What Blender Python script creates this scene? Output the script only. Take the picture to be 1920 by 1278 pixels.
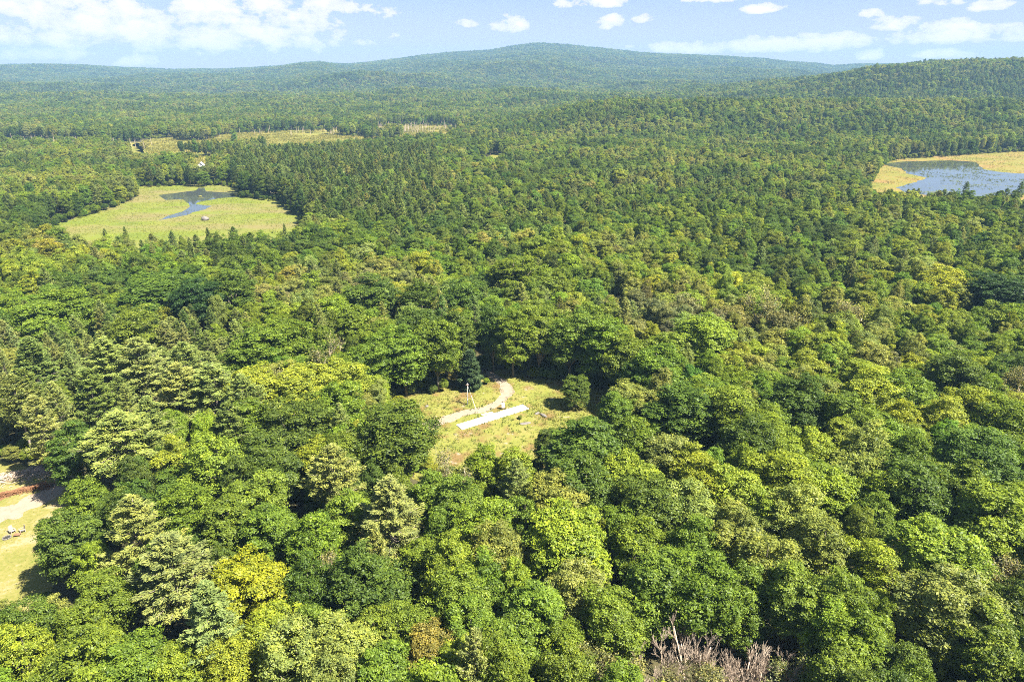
import bpy, math, random
import numpy as np
from mathutils import Vector, Matrix
R_ = math.radians
for o in list(bpy.data.objects): bpy.data.objects.remove(o)
scene = bpy.context.scene
col = scene.collection

# ------------------------------------------------------------------ camera
CH, PITCH, FPX = 92.0, 21.3, 1280.0
cam_d = bpy.data.cameras.new('camera'); cam = bpy.data.objects.new('camera', cam_d); col.objects.link(cam)
cam.location = (0, 0, CH); cam.rotation_euler = (R_(90 - PITCH), 0, 0)
cam_d.sensor_width = 36.0; cam_d.lens = 36.0 * FPX / 1920.0
cam_d.clip_start = 1.0; cam_d.clip_end = 60000.0
scene.camera = cam
SP, CP = math.sin(R_(PITCH)), math.cos(R_(PITCH))

# ------------------------------------------------------------------ exposure / render
vs = scene.view_settings
vs.view_transform = 'Standard'; vs.look = 'None'; vs.gamma = 1.0; vs.use_curve_mapping = False
vs.exposure = 2.05
EXPO = 2 ** 2.05
cy = scene.cycles
cy.max_bounces = 5; cy.diffuse_bounces = 4; cy.glossy_bounces = 2; cy.transmission_bounces = 3
cy.volume_bounces = 0; cy.transparent_max_bounces = 6
cy.caustics_reflective = False; cy.caustics_refractive = False
cy.use_denoising = False; cy.filter_width = 0.95; cy.denoiser = 'OPENIMAGEDENOISE'
try:
    cy.denoising_input_passes = 'RGB_ALBEDO_NORMAL'; cy.denoising_prefilter = 'ACCURATE'
except Exception: pass
cy.sample_clamp_indirect = 6.0

# ------------------------------------------------------------------ sun and sky
SUN_EL, SUN_AZ = 52.0, 118.0            # azimuth clockwise from the view direction (+y)
sd = Vector((math.sin(R_(SUN_AZ)) * math.cos(R_(SUN_EL)), math.cos(R_(SUN_AZ)) * math.cos(R_(SUN_EL)), math.sin(R_(SUN_EL))))
sun_d = bpy.data.lights.new('sun', 'SUN'); sun = bpy.data.objects.new('sun', sun_d); col.objects.link(sun)
sun_d.energy = 5.0; sun_d.angle = R_(0.55); sun_d.color = (1.0, 0.955, 0.87)
sun.rotation_euler = sd.to_track_quat('Z', 'Y').to_euler(); sun.location = (300, -100, 600)

world = bpy.data.worlds.new('World'); scene.world = world; world.use_nodes = True
nt = world.node_tree; N = nt.nodes; Lk = nt.links; N.clear()
def nd(t, **k):
    n = N.new(t)
    for a, b in k.items(): setattr(n, a, b)
    return n
def math_(op, a, b=None, c=None, clamp=False):
    n = nd('ShaderNodeMath', operation=op, use_clamp=clamp)
    for i, v in enumerate((a, b, c)):
        if v is None: continue
        if isinstance(v, (int, float)): n.inputs[i].default_value = v
        else: Lk.new(v, n.inputs[i])
    return n.outputs[0]
out = nd('ShaderNodeOutputWorld'); bg = nd('ShaderNodeBackground')
sky = nd('ShaderNodeTexSky', sky_type='NISHITA', sun_disc=False)
sky.sun_elevation = R_(SUN_EL); sky.sun_rotation = R_(SUN_AZ); sky.altitude = 200
sky.air_density = 1.0; sky.dust_density = 1.0; sky.ozone_density = 2.0
SKY_S = 0.12
tc = nd('ShaderNodeTexCoord'); sep = nd('ShaderNodeSeparateXYZ'); Lk.new(tc.outputs['Generated'], sep.inputs[0])
az = math_('ARCTAN2', sep.outputs[0], sep.outputs[1])              # azimuth, rad
el = math_('ARCSINE', sep.outputs[2])                              # elevation, rad
def sky_dir(px, py):
    x, y, z = (px - 960) / FPX, 1.0, (639 - py) / FPX
    wy, wz = y * CP + z * SP, -y * SP + z * CP
    return math.atan2(x, wy), math.atan2(wz, math.hypot(x, wy))
comb = nd('ShaderNodeCombineXYZ'); Lk.new(az, comb.inputs[0]); Lk.new(math_('MULTIPLY', el, 1.7), comb.inputs[1])
nz = nd('ShaderNodeTexNoise'); Lk.new(comb.outputs[0], nz.inputs['Vector'])
nz.inputs['Scale'].default_value = 27.0; nz.inputs['Detail'].default_value = 9.0; nz.inputs['Roughness'].default_value = 0.6
nz2 = nd('ShaderNodeTexNoise'); Lk.new(comb.outputs[0], nz2.inputs['Vector'])
nz2.inputs['Scale'].default_value = 6.5; nz2.inputs['Detail'].default_value = 5.0
# cloud banks: (px, py, half width, half height, strength) of the photograph turned into sky directions
CL = [(330, 62, 270, 46, 1.0), (120, 30, 190, 34, .8), (130, 70, 190, 32, .7), (60, 101, 100, 13, .7), (560, 45, 50, 45, .7), (470, 15, 170, 24, .75), (350, 85, 170, 14, .8),
      (640, 18, 60, 13, .7), (958, 50, 38, 18, .85), (1144, 46, 26, 14, .75), (1110, 8, 60, 11, .7), (1425, 18, 34, 8, .8), (1330, 92, 130, 13, 1.25),
      (1450, 86, 75, 16, 1.25), (1560, 78, 62, 24, 1.05), (1665, 49, 38, 15, .95), (1630, 28, 25, 7, .7), (1625, 105, 24, 10, 1.25), (1800, 66, 92, 19, 1.0), (1880, 72, 70, 13, .8),
      (1855, 14, 26, 10, .9), (1768, 5, 30, 9, .8), (1330, 0, 60, 8, .8), (1760, 104, 50, 9, 1.25), (1890, 48, 36, 7, .6), (270, 118, 45, 11, .7), (870, 46, 22, 7, .6), (1205, 36, 20, 7, .5), (600, 10, 60, 12, .6)]
acc = None
for (px, py, rx, ry, st) in CL:
    a0, e0 = sky_dir(px, py)
    dx = math_('MULTIPLY', math_('SUBTRACT', az, a0), FPX / rx)
    dy0 = math_('MULTIPLY', math_('SUBTRACT', el, e0), FPX / ry)
    dy = math_('MAXIMUM', dy0, math_('MULTIPLY', dy0, -1.7))        # flatter bases
    d2 = math_('ADD', math_('MULTIPLY', dx, dx), math_('MULTIPLY', dy, dy))
    v = math_('MULTIPLY', math_('SUBTRACT', 1.0, d2), st)
    v = math_('MAXIMUM', v, -1.5)
    acc = v if acc is None else math_('MAXIMUM', acc, v)
hi = math_('MULTIPLY_ADD', math_('SUBTRACT', el, 0.16), 5.0, 0.0, clamp=True)      # generic clouds higher up
gen = math_('MULTIPLY_ADD', hi, 1.2, -1.5)
acc = math_('MAXIMUM', acc, math_('MINIMUM', gen, 0.0))
dens = math_('ADD', math_('MULTIPLY', acc, 0.72), math_('MULTIPLY', math_('SUBTRACT', nz.outputs['Fac'], 0.485), 4.2))
dens = math_('ADD', dens, math_('MULTIPLY', math_('SUBTRACT', nz2.outputs['Fac'], 0.5), 0.9))
mr = nd('ShaderNodeMapRange', interpolation_type='SMOOTHSTEP'); Lk.new(dens, mr.inputs['Value'])
mr.inputs['From Min'].default_value = 0.0; mr.inputs['From Max'].default_value = 0.34; mr.inputs['To Max'].default_value = 0.95
# sky colour by elevation
ramp = nd('ShaderNodeValToRGB')
Lk.new(math_('MULTIPLY_ADD', el, 1 / 1.2, 0.05, clamp=True), ramp.inputs[0])
cr = ramp.color_ramp; cr.elements[0].position = 0.05; cr.elements[0].color = (0.77, 0.69, 0.90, 1)
cr.elements[1].position = 0.125; cr.elements[1].color = (0.44, 0.525, 0.90, 1)
e = cr.elements.new(0.5); e.color = (0.11, 0.22, 0.50, 1)
mixs = nd('ShaderNodeMix', data_type='RGBA'); mixs.inputs[0].default_value = 0.9
skm = nd('ShaderNodeVectorMath', operation='SCALE'); Lk.new(sky.outputs[0], skm.inputs[0]); skm.inputs['Scale'].default_value = SKY_S * EXPO
Lk.new(skm.outputs[0], mixs.inputs[6]); Lk.new(ramp.outputs[0], mixs.inputs[7])
ccol = nd('ShaderNodeMix', data_type='RGBA')
mrc = nd('ShaderNodeMapRange'); Lk.new(dens, mrc.inputs['Value']); mrc.inputs['From Min'].default_value = 0.1; mrc.inputs['From Max'].default_value = 1.0
Lk.new(mrc.outputs[0], ccol.inputs[0]); ccol.inputs[6].default_value = (0.95, 0.94, 1.06, 1); ccol.inputs[7].default_value = (1.38, 1.26, 1.30, 1)
mixc = nd('ShaderNodeMix', data_type='RGBA'); Lk.new(mr.outputs[0], mixc.inputs[0]); Lk.new(mixs.outputs[2], mixc.inputs[6]); Lk.new(ccol.outputs[2], mixc.inputs[7])
Lk.new(mixc.outputs[2], bg.inputs[0]); bg.inputs[1].default_value = 1.0 / EXPO
Lk.new(bg.outputs[0], out.inputs[0])
world.cycles.sampling_method = 'MANUAL'; world.cycles.sample_map_resolution = 512

# ------------------------------------------------------------------ helpers
rng = np.random.default_rng(11); random.seed(5)
def unproj(px, py, z=0.0):
    x, zz = (px - 960) / FPX, (639 - py) / FPX
    wy, wz = CP + zz * SP, -SP + zz * CP
    t = (z - CH) / wz
    return np.array((x * t, wy * t))
def proj(x, y, z):
    dz = z - CH; dep = y * CP - dz * SP
    return 960 + FPX * x / dep, 639 - FPX * (y * SP + dz * CP) / dep, dep
def P2(pts, z=0.0): return np.array([unproj(px, py, z) for px, py in pts])
def inpoly(px, py, poly):
    px = np.asarray(px, float); py = np.asarray(py, float); c = np.zeros(px.shape, bool)
    n = len(poly); j = n - 1
    for i in range(n):
        xi, yi = poly[i]; xj, yj = poly[j]
        if yi != yj:
            c ^= ((yi > py) != (yj > py)) & (px < (xj - xi) * (py - yi) / (yj - yi) + xi)
        j = i
    return c
def hash2(i, j, s=0):
    h = (i.astype(np.int64) * 374761393 + j.astype(np.int64) * 668265263 + s * 982451653) & 0xffffffff
    h = ((h ^ (h >> 13)) * 1274126177) & 0xffffffff
    return ((h ^ (h >> 16)) & 0xffff) / 65535.0
def vnoise(x, y, s=0):
    x = np.asarray(x, float); y = np.asarray(y, float)
    i = np.floor(x); j = np.floor(y); fx = x - i; fy = y - j
    fx = fx * fx * (3 - 2 * fx); fy = fy * fy * (3 - 2 * fy)
    a = hash2(i, j, s); b = hash2(i + 1, j, s); c = hash2(i, j + 1, s); d = hash2(i + 1, j + 1, s)
    return (a * (1 - fx) + b * fx) * (1 - fy) + (c * (1 - fx) + d * fx) * fy
def fbm(x, y, s=0, o=4):
    v = 0; a = .5; t = 0
    for k in range(o):
        v = v + a * vnoise(x, y, s + k); t += a; a *= .5; x = x * 2.03; y = y * 2.03
    return v / t
def sstep(a, b, x):
    t = np.clip((x - a) / (b - a), 0, 1); return t * t * (3 - 2 * t)

# ------------------------------------------------------------------ land form
SKX = [-900, 0, 80, 150, 240, 330, 450, 520, 560, 600, 650, 700, 800, 860, 920, 960, 1010, 1060, 1120, 1200, 1350, 1420, 1500, 1560, 1610, 1660, 1900, 2800]
SKY = [112, 119, 118, 119, 125, 128, 126, 122, 117, 114, 120, 116, 103, 98, 94, 86, 79, 82, 88, 96, 103, 108, 115, 122, 118, 117, 122, 118]
RHX = [1250, 1380, 1480, 1560, 1640, 1800, 1920, 2200, 2800]
RHZ = [0, 26, 46, 66, 86, 96, 103, 112, 100]
def terr(x, y):
    x = np.asarray(x, float); y = np.asarray(y, float)
    yy = np.maximum(y, 1.0)
    px = 960 + 1374 * x / yy
    px = np.where(y < 20, np.where(x > 0, 2500, -600), px)
    D = np.maximum(y, np.hypot(x, y) * .6)
    sky_y = np.interp(px, SKX, SKY)
    elev = np.arctan((639 - sky_y) / FPX) - R_(PITCH)
    zf = CH + 6200 * np.tan(elev) - 20
    t = np.clip((D - 1600) / 4600, 0, 1)
    z = 12 * sstep(1450, 2300, D) + (zf - 12) * t ** 1.75
    z = z * (1 - 0.75 * sstep(6300, 9500, D))
    z += (fbm(x / 700 + 3, y / 700, 5, 3) - .5) * 120 * sstep(1700, 3300, D) * (1 - .8 * sstep(4700, 6000, D))
    z += (fbm(x / 260, y / 260, 9, 2) - .5) * 26 * sstep(1500, 2300, D) * (1 - .6 * sstep(5000, 6100, D))
    z += (fbm(x / 120, y / 120, 13, 3) - .5) * 22 * sstep(1500, 1900, D) * (1 - sstep(3000, 4500, D))
    # middle ridge on the right
    m = sstep(890, 1180, px) * 0.98
    z += m * 37 * sstep(930, 1230, D) * (1 - sstep(1220, 1650, D))
    # nearer hill at the right edge
    rh = np.interp(px, RHX, RHZ)
    z += rh * sstep(1330, 1950, D) * (1 - sstep(2050, 3300, D))
    # gentle swells among the near trees
    sw = (fbm(x / 70, y / 70, 21, 2) - .5) * 7 * sstep(215, 300, D) * (1 - sstep(330, 365, D)) * (px > 620)
    z += sw + (fbm(x / 120, y / 120, 23, 2) - .5) * 8 * sstep(430, 520, D) * (px > 700) * (px < 1480) * (1 - sstep(1200, 1400, D))
    return z

# open ground as polygons of the plan (metres)
CLEAR_V = [(752, 742), (800, 733), (860, 722), (903, 700), (945, 698), (985, 704), (1040, 712), (1058, 735), (1078, 758), (1130, 766), (1104, 782), (1040, 790), (1008, 800), (1022, 830), (1000, 840), (960, 828), (880, 842), (802, 856), (792, 818), (812, 790), (786, 765)]
CLEAR_G = P2([(728, 795), (742, 748), (762, 727), (850, 716), (895, 690), (960, 690), (1050, 704), (1110, 712), (1180, 740), (1190, 790), (1120, 840), (1060, 885), (960, 905), (800, 915), (750, 885), (722, 838)])
LAWN_V = [(-40, 868), (75, 868), (100, 900), (112, 925), (104, 942), (80, 965), (62, 990), (70, 1040), (66, 1085), (40, 1098), (-40, 1112)]
LAWN_G = P2([(-700, 860), (-60, 860), (40, 870), (100, 892), (130, 915), (125, 950), (100, 1000), (110, 1080), (80, 1150), (-20, 1190), (-700, 1190)])
MARSH_V = [(112, 420), (200, 395), (262, 372), (262, 352), (330, 351), (400, 352), (444, 355), (448, 372), (520, 380), (548, 400), (556, 412), (520, 424), (430, 432), (330, 436), (210, 436), (150, 438)]
MARSH_G = P2([(90, 425), (180, 396), (255, 372), (255, 350), (400, 346), (450, 350), (452, 368), (525, 376), (560, 400), (590, 440), (560, 480), (330, 500), (60, 480)])
POND2_V = [(1636, 345), (1655, 312), (1690, 300), (1780, 296), (1830, 292), (1960, 290), (1960, 350), (1800, 350), (1640, 352)]
POND2_G = P2([(1585, 352), (1640, 335), (1648, 306), (1690, 297), (1780, 292), (1840, 287), (1960, 282), (2500, 282), (2500, 360), (2100, 400), (1900, 400), (1700, 392), (1600, 362)])
FAR_V = [(248, 284), (250, 266), (330, 258), (430, 253), (560, 247), (640, 244), (700, 237), (850, 238), (780, 246), (640, 259), (600, 262), (430, 268), (330, 276), (290, 285)]
FAR_G = np.array([((a - 960) * b / 1374, b) for a, b in [(235, 1000), (250, 860), (300, 745), (400, 765), (500, 830), (640, 890), (840, 1010), (862, 1150), (850, 1380), (760, 1420), (640, 1310), (430, 1215), (330, 1130), (250, 1090)]])
_old = np.array([(-560, 1010), (-470, 900), (-330, 800), (-200, 740), (-60, 760), (-30, 860), (-60, 1080), (-70, 1300), (-120, 1400), (-200, 1330), (-310, 1190), (-500, 1120), (-640, 1010)])
FAR_G2 = np.array([((a - 960) * b / 1374, b) for a, b in [(-30, 920), (120, 880), (240, 860), (240, 1010), (110, 1080), (-30, 1090)]])
_old2 = np.array([(-1010, 1010), (-780, 960), (-640, 930), (-560, 960), (-560, 1060), (-800, 1080), (-1000, 1090)])
OPEN_G = [CLEAR_G, LAWN_G, MARSH_G, POND2_G, FAR_G, FAR_G2]
HOUSE_XY = unproj(376, 304, 10.5)
HOUSE_V = [(368, 297), (384, 297), (384, 311), (368, 311)]
ROCK_V = [(372, 400), (398, 400), (398, 420), (372, 420)]

# ------------------------------------------------------------------ materials
def mat(name):
    m = bpy.data.materials.new(name); m.use_nodes = True; m.node_tree.nodes.clear(); return m
class G:
    def __init__(s, m): s.m = m; s.n = m.node_tree.nodes; s.l = m.node_tree.links; s.o = s.n.new('ShaderNodeOutputMaterial')
    def node(s, t, inp=None, **k):
        n = s.n.new(t)
        for a, b in k.items(): setattr(n, a, b)
        for a, b in (inp or {}).items():
            if hasattr(b, 'is_linked') or isinstance(b, bpy.types.NodeSocket): s.l.new(b, n.inputs[a])
            else: n.inputs[a].default_value = b
        return n
    def noise(s, vec, scale, detail=4, rough=.55): return s.node('ShaderNodeTexNoise', {'Vector': vec, 'Scale': scale, 'Detail': detail, 'Roughness': rough}).outputs['Fac']
    def ramp(s, f, stops):
        n = s.n.new('ShaderNodeValToRGB'); s.l.new(f, n.inputs[0]); c = n.color_ramp
        c.elements[0].position, c.elements[0].color = stops[0][0], (*stops[0][1], 1)
        c.elements[1].position, c.elements[1].color = stops[-1][0], (*stops[-1][1], 1)
        for p, q in stops[1:-1]: e = c.elements.new(p); e.color = (*q, 1)
        return n.outputs[0]
    def mix(s, f, a, b, bt='MIX'):
        n = s.n.new('ShaderNodeMix'); n.data_type = 'RGBA'; n.blend_type = bt
        for i, v in ((0, f), (6, a), (7, b)):
            if isinstance(v, bpy.types.NodeSocket): s.l.new(v, n.inputs[i])
            else: n.inputs[i].default_value = v if i == 0 else (*v, 1)
        return n.outputs[2]
    def bump(s, h, strength, dist): return s.node('ShaderNodeBump', {'Height': h, 'Strength': strength, 'Distance': dist}).outputs[0]
    def bsdf(s, colr, rough=.8, spec=.3, normal=None, **k):
        n = s.n.new('ShaderNodeBsdfPrincipled')
        if isinstance(colr, bpy.types.NodeSocket): s.l.new(colr, n.inputs['Base Color'])
        else: n.inputs['Base Color'].default_value = (*colr, 1)
        n.inputs['Roughness'].default_value = rough; n.inputs['Specular IOR Level'].default_value = spec
        if normal: s.l.new(normal, n.inputs['Normal'])
        for a, b in k.items(): n.inputs[a].default_value = b
        return n.outputs[0]
    def out(s, sh): s.l.new(sh, s.o.inputs[0])
    def pos(s): return s.node('ShaderNodeNewGeometry').outputs['Position']

def leaf_material(name, transl=.32):
    m = mat(name); g = G(m)
    a = g.node('ShaderNodeAttribute', attribute_type='INSTANCER', attribute_name='tint').outputs['Color']
    v = g.node('ShaderNodeAttribute', attribute_type='GEOMETRY', attribute_name='leafvar').outputs['Fac']
    # natural variation leaf by leaf, darker / yellower, widened to imitate highlights and dark gaps
    c1 = g.mix(1.0, a, g.ramp(v, [(0, (.30, .38, .45)), (.5, (1, 1, 1)), (1, (1.85, 1.65, 1.2))]), 'MULTIPLY')
    dif = g.node('ShaderNodeBsdfDiffuse', {'Color': c1}).outputs[0]
    tr = g.node('ShaderNodeBsdfTranslucent', {'Color': g.mix(1.0, c1, (1.15, 1.15, .55), 'MULTIPLY')}).outputs[0]
    gl = g.node('ShaderNodeBsdfGlossy', {'Roughness': .5, 'Color': (1, 1, 1, 1)}).outputs[0]
    m1 = g.node('ShaderNodeMixShader', {0: transl, 1: dif, 2: tr}).outputs[0]
    m2 = g.node('ShaderNodeMixShader', {0: 0.012, 1: m1, 2: gl}).outputs[0]
    g.out(m2); return m
M_LEAF = leaf_material('leaf_foliage', .42)
M_NEEDLE = leaf_material('needle_foliage', .22)
def bark(name, c1, c2, sc=3):
    m = mat(name); g = G(m); p = g.node('ShaderNodeTexCoord').outputs['Object']
    st = g.node('ShaderNodeMapping', {'Vector': p, 'Scale': (1, 1, .2)}).outputs[0]
    f = g.noise(st, sc, 6, .7); g.out(g.bsdf(g.ramp(f, [(.3, c1), (.7, c2)]), .9, .2, g.bump(f, .5, .05))); return m
M_BARK = bark('grey_brown_bark', (.07, .055, .04), (.22, .19, .15))
M_PBARK = bark('pine_bark', (.14, .11, .085), (.36, .30, .24))
M_DEAD = bark('weathered_dead_wood', (.32, .24, .17), (.52, .42, .32), 5)
M_RUST = bark('rust_brown_slash', (.14, .065, .03), (.26, .13, .06), 2)

def ground_mat(name, stops, s1, s2, bumpd=.25, extra=None):
    m = mat(name); g = G(m); p = g.pos()
    big = g.noise(p, s1, 5, .6); fine = g.noise(p, s2, 6, .7)
    f = g.mix(.42, big, fine); c = g.ramp(f, stops)
    if extra: c = extra(g, p, c)
    g.out(g.bsdf(c, .95, .1, g.bump(fine, .6, bumpd))); return m
M_FLOOR = ground_mat('forest_floor', [(.3, (.035, .04, .015)), (.5, (.075, .065, .03)), (.7, (.05, .07, .02))], .05, .9)
def _dry(g, p, c):
    f = g.noise(p, .16, 3, .5); k = g.ramp(f, [(.50, (0, 0, 0)), (.66, (.9, .9, .9))])
    f2 = g.noise(p, .30, 6, .65); k2 = g.ramp(f2, [(.60, (0, 0, 0)), (.66, (1, 1, 1))])
    c = g.mix(k, c, (.16, .10, .04)); return g.mix(k2, c, (.25, .20, .13))
M_CLEAR = ground_mat('dry_clearing_grass', [(.36, (.115, .135, .024)), (.5, (.175, .175, .036)), (.62, (.20, .175, .052))], .13, 1.6, .3, _dry)
M_LAWN = ground_mat('mown_lawn', [(.40, (.135, .14, .030)), (.52, (.19, .17, .050)), (.60, (.265, .205, .115))], .12, 1.3, .1)
def _rut(g, p, c):
    f = g.noise(p, .7, 6, .7); return g.mix(g.ramp(f, [(.35, (0, 0, 0)), (.8, (.8, .8, .8))]), c, (.29, .235, .175))
M_DIRT = ground_mat('sandy_gravel', [(.35, (.20, .155, .105)), (.65, (.27, .215, .155))], .5, 2.5, .08, _rut)
M_MULCH = ground_mat('red_brown_mulch', [(.35, (.13, .065, .03)), (.65, (.24, .13, .065))], .6, 3.0, .3)
def _marsh(g, p, c):
    st = g.node('ShaderNodeMapping', {'Vector': p, 'Scale': (.012, .035, 1)}).outputs[0]
    f = g.noise(st, 1.0, 5, .6); return g.mix(g.ramp(f, [(.42, (0, 0, 0)), (.62, (.8, .8, .8))]), c, (.165, .13, .055))
M_MARSH = ground_mat('marsh_grass', [(.34, (.085, .115, .016)), (.5, (.128, .150, .020)), (.66, (.16, .160, .034))], .045, .5, .4, _marsh)
M_MARSH2 = ground_mat('rusty_marsh_grass', [(.34, (.10, .12, .02)), (.48, (.165, .145, .03)), (.60, (.20, .125, .045))], .03, .5, .4)
M_FARM = ground_mat('far_marsh_grass', [(.34, (.10, .115, .02)), (.5, (.17, .155, .03)), (.66, (.21, .165, .045))], .02, .3, .4)
def _conc(g, p, c): return g.mix(g.ramp(g.noise(p, .9, 6, .7), [(.35, (0, 0, 0)), (.75, (.5, .5, .5))]), c, (.44, .42, .39))
M_CONC = ground_mat('white_concrete', [(.3, (.50, .49, .47)), (.7, (.60, .59, .57))], .8, 9, .01, _conc)
M_ROCK = ground_mat('pale_granite', [(.3, (.11, .095, .08)), (.7, (.21, .19, .165))], .9, 5, .1)
def paint(name, c, rough=.5, c2=None):
    m = mat(name); g = G(m); f = g.noise(g.node('ShaderNodeTexCoord').outputs['Object'], 4, 5, .6)
    g.out(g.bsdf(g.ramp(f, [(.3, c2 or tuple(v * .82 for v in c)), (.7, c)]), rough, .4)); return m
M_WHITE = paint('white_paint', (.80, .79, .76)); M_METAL = paint('galvanised_metal', (.50, .51, .52), .4)
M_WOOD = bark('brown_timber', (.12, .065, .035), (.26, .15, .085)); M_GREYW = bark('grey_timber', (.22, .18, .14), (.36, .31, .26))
M_YEL = paint('pale_plastic_sleeve', (.72, .66, .45)); M_ROOF = paint('grey_shingles', (.30, .29, .28), .9); M_GLASS = paint('dark_window_glass', (.03, .035, .04), .1)
M_DARK = paint('charred_black', (.03, .028, .025), .9)
mw = mat('pond_water'); g = G(mw)
wv = g.noise(g.pos(), 1.2, 3, .5)
wat = g.bsdf((.05, .058, .055), .05, 1.0, g.bump(wv, .02, .05), **{'IOR': 1.33})
st = g.node('ShaderNodeMapping', {'Vector': g.pos(), 'Scale': (.03, .085, 1)}).outputs[0]
pads = g.ramp(g.mix(.5, g.noise(st, 1.0, 5, .65), g.noise(g.pos(), .55, 4, .7)), [(.555, (0, 0, 0)), (.60, (.9, .9, .9))])
veg = g.bsdf(g.ramp(g.noise(g.pos(), .3, 3, .5), [(.4, (.07, .10, .025)), (.6, (.11, .10, .035))]), .6, .3)
g.out(g.node('ShaderNodeMixShader', {0: pads, 1: wat, 2: veg}).outputs[0]); M_WATER = mw

# ------------------------------------------------------------------ mesh plumbing
def mesh_np(name, V, F, mats=(), fm=None, leafvar=None, smooth=False):
    """V (n,3); F list of (m,k) int arrays; one mesh."""
    me = bpy.data.meshes.new(name)
    V = np.asarray(V, np.float32); me.vertices.add(len(V)); me.vertices.foreach_set('co', V.ravel())
    loops = np.concatenate([f.ravel() for f in F]).astype(np.int32)
    tot = np.concatenate([np.full(len(f), f.shape[1], np.int32) for f in F])
    st = np.concatenate([[0], np.cumsum(tot)[:-1]]).astype(np.int32)
    me.loops.add(len(loops)); me.loops.foreach_set('vertex_index', loops)
    me.polygons.add(len(tot)); me.polygons.foreach_set('loop_start', st); me.polygons.foreach_set('loop_total', tot)
    for m in mats: me.materials.append(m)
    if fm is not None: me.polygons.foreach_set('material_index', np.asarray(fm, np.int32))
    me.polygons.foreach_set('use_smooth', np.full(len(tot), smooth, bool))
    me.update(calc_edges=True)
    if leafvar is not None:
        a = me.attributes.new('leafvar', 'FLOAT', 'POINT'); a.data.foreach_set('value', np.asarray(leafvar, np.float32))
    me.validate(); return me
class MB:
    def __init__(s): s.v = []; s.q = []; s.t = []; s.n = 0
    def add(s, V, Q=None, T=None):
        V = np.asarray(V, float); s.v.append(V)
        if Q is not None and len(Q): s.q.append(np.asarray(Q) + s.n)
        if T is not None and len(T): s.t.append(np.asarray(T) + s.n)
        s.n += len(V)
    def box(s, c, size, rot=0.0, tilt=None, bevel=0.0):
        x, y, z = [d / 2 for d in size]; b = min(bevel, x * .9, y * .9, z * .9)
        if b <= 0:
            V = np.array([(i, j, k) for i in (-x, x) for j in (-y, y) for k in (-z, z)], float)
            Q = [(0, 1, 3, 2), (4, 6, 7, 5), (0, 4, 5, 1), (2, 3, 7, 6), (0, 2, 6, 4), (1, 5, 7, 3)]
        else:   # chamfered top and bottom rims
            V = []
            for (zz, i) in ((-z, b), (-z + b, 0), (z - b, 0), (z, b)):
                V += [(-x + i, -y + i, zz), (x - i, -y + i, zz), (x - i, y - i, zz), (-x + i, y - i, zz)]
            V = np.array(V, float); Q = [(3, 2, 1, 0), (12, 13, 14, 15)]
            for k in range(3):
                for i in range(4): Q.append((k * 4 + i, k * 4 + (i + 1) % 4, k * 4 + 4 + (i + 1) % 4, k * 4 + 4 + i))
        if tilt is not None:
            Rm = np.array(tilt.to_matrix() if hasattr(tilt, 'to_matrix') else tilt); V = V @ Rm.T
        ca, sa = math.cos(rot), math.sin(rot)
        V = V @ np.array([[ca, sa, 0], [-sa, ca, 0], [0, 0, 1]]); s.add(V + np.array(c), Q)
    def tube(s, pts, rad, n=6):
        pts = np.asarray(pts, float); k = len(pts); V = []
        for i in range(k):
            d = pts[min(i + 1, k - 1)] - pts[max(i - 1, 0)]; d = d / (np.linalg.norm(d) + 1e-9)
            a = np.cross(d, (0, 0, 1) if abs(d[2]) < .9 else (1, 0, 0)); a /= np.linalg.norm(a); b = np.cross(d, a)
            for j in range(n):
                th = 2 * math.pi * j / n; V.append(pts[i] + rad[i] * (a * math.cos(th) + b * math.sin(th)))
        Q = [(i * n + j, i * n + (j + 1) % n, (i + 1) * n + (j + 1) % n, (i + 1) * n + j) for i in range(k - 1) for j in range(n)]
        V += [pts[0], pts[-1]]; a0, a1 = k * n, k * n + 1
        T = [(a0, (j + 1) % n, j) for j in range(n)] + [(a1, (k - 1) * n + j, (k - 1) * n + (j + 1) % n) for j in range(n)]
        s.add(V, Q, T)
    def mesh(s, name, mats, smooth=False):
        F = []
        if s.q: F.append(np.concatenate(s.q))
        if s.t: F.append(np.concatenate(s.t))
        return mesh_np(name, np.concatenate(s.v), F, mats, smooth=smooth)
    def build(s, name, m, parent=None, smooth=False):
        o = bpy.data.objects.new(name, s.mesh(name, [m], smooth)); col.objects.link(o)
        if parent: o.parent = parent
        return o
def tag(o, label=None, cat=None, group=None, kind=None):
    if label: o['label'] = label
    if cat: o['category'] = cat
    if group: o['group'] = group
    if kind: o['kind'] = kind
    return o
def empty(name, loc, rz=0, label=None, cat=None, group=None):
    o = bpy.data.objects.new(name, None); col.objects.link(o); o.location = loc; o.rotation_euler = (0, 0, rz)
    o.empty_display_size = .2; return tag(o, label, cat, group)

# ------------------------------------------------------------------ ground sheets
ang = np.concatenate([np.arange(-180, -52, 3.0), np.arange(-52, 52, .3), np.arange(52, 180, 3.0)])
rad = [12.0]
while rad[-1] < 8500: rad.append(rad[-1] * 1.026)
rad = np.array(rad); A, RR = np.meshgrid(R_(1) * ang, rad)
X, Y = np.sin(A) * RR, np.cos(A) * RR; Z = terr(X, Y)
na, nr = len(ang), len(rad)
V = np.stack([X.ravel(), Y.ravel(), Z.ravel()], 1); V = np.vstack([V, [[0, 0, 0]]])
ii, jj = np.meshgrid(np.arange(nr - 1), np.arange(na), indexing='ij'); j2 = (jj + 1) % na
Q = np.stack([ii * na + jj, (ii + 1) * na + jj, (ii + 1) * na + j2, ii * na + j2], -1).reshape(-1, 4)
T = np.array([(nr * na, j, (j + 1) % na) for j in range(na)])
o = bpy.data.objects.new('ground', mesh_np('ground', V, [Q, T], [M_FLOOR], smooth=True)); col.objects.link(o); tag(o, kind='structure')

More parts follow.
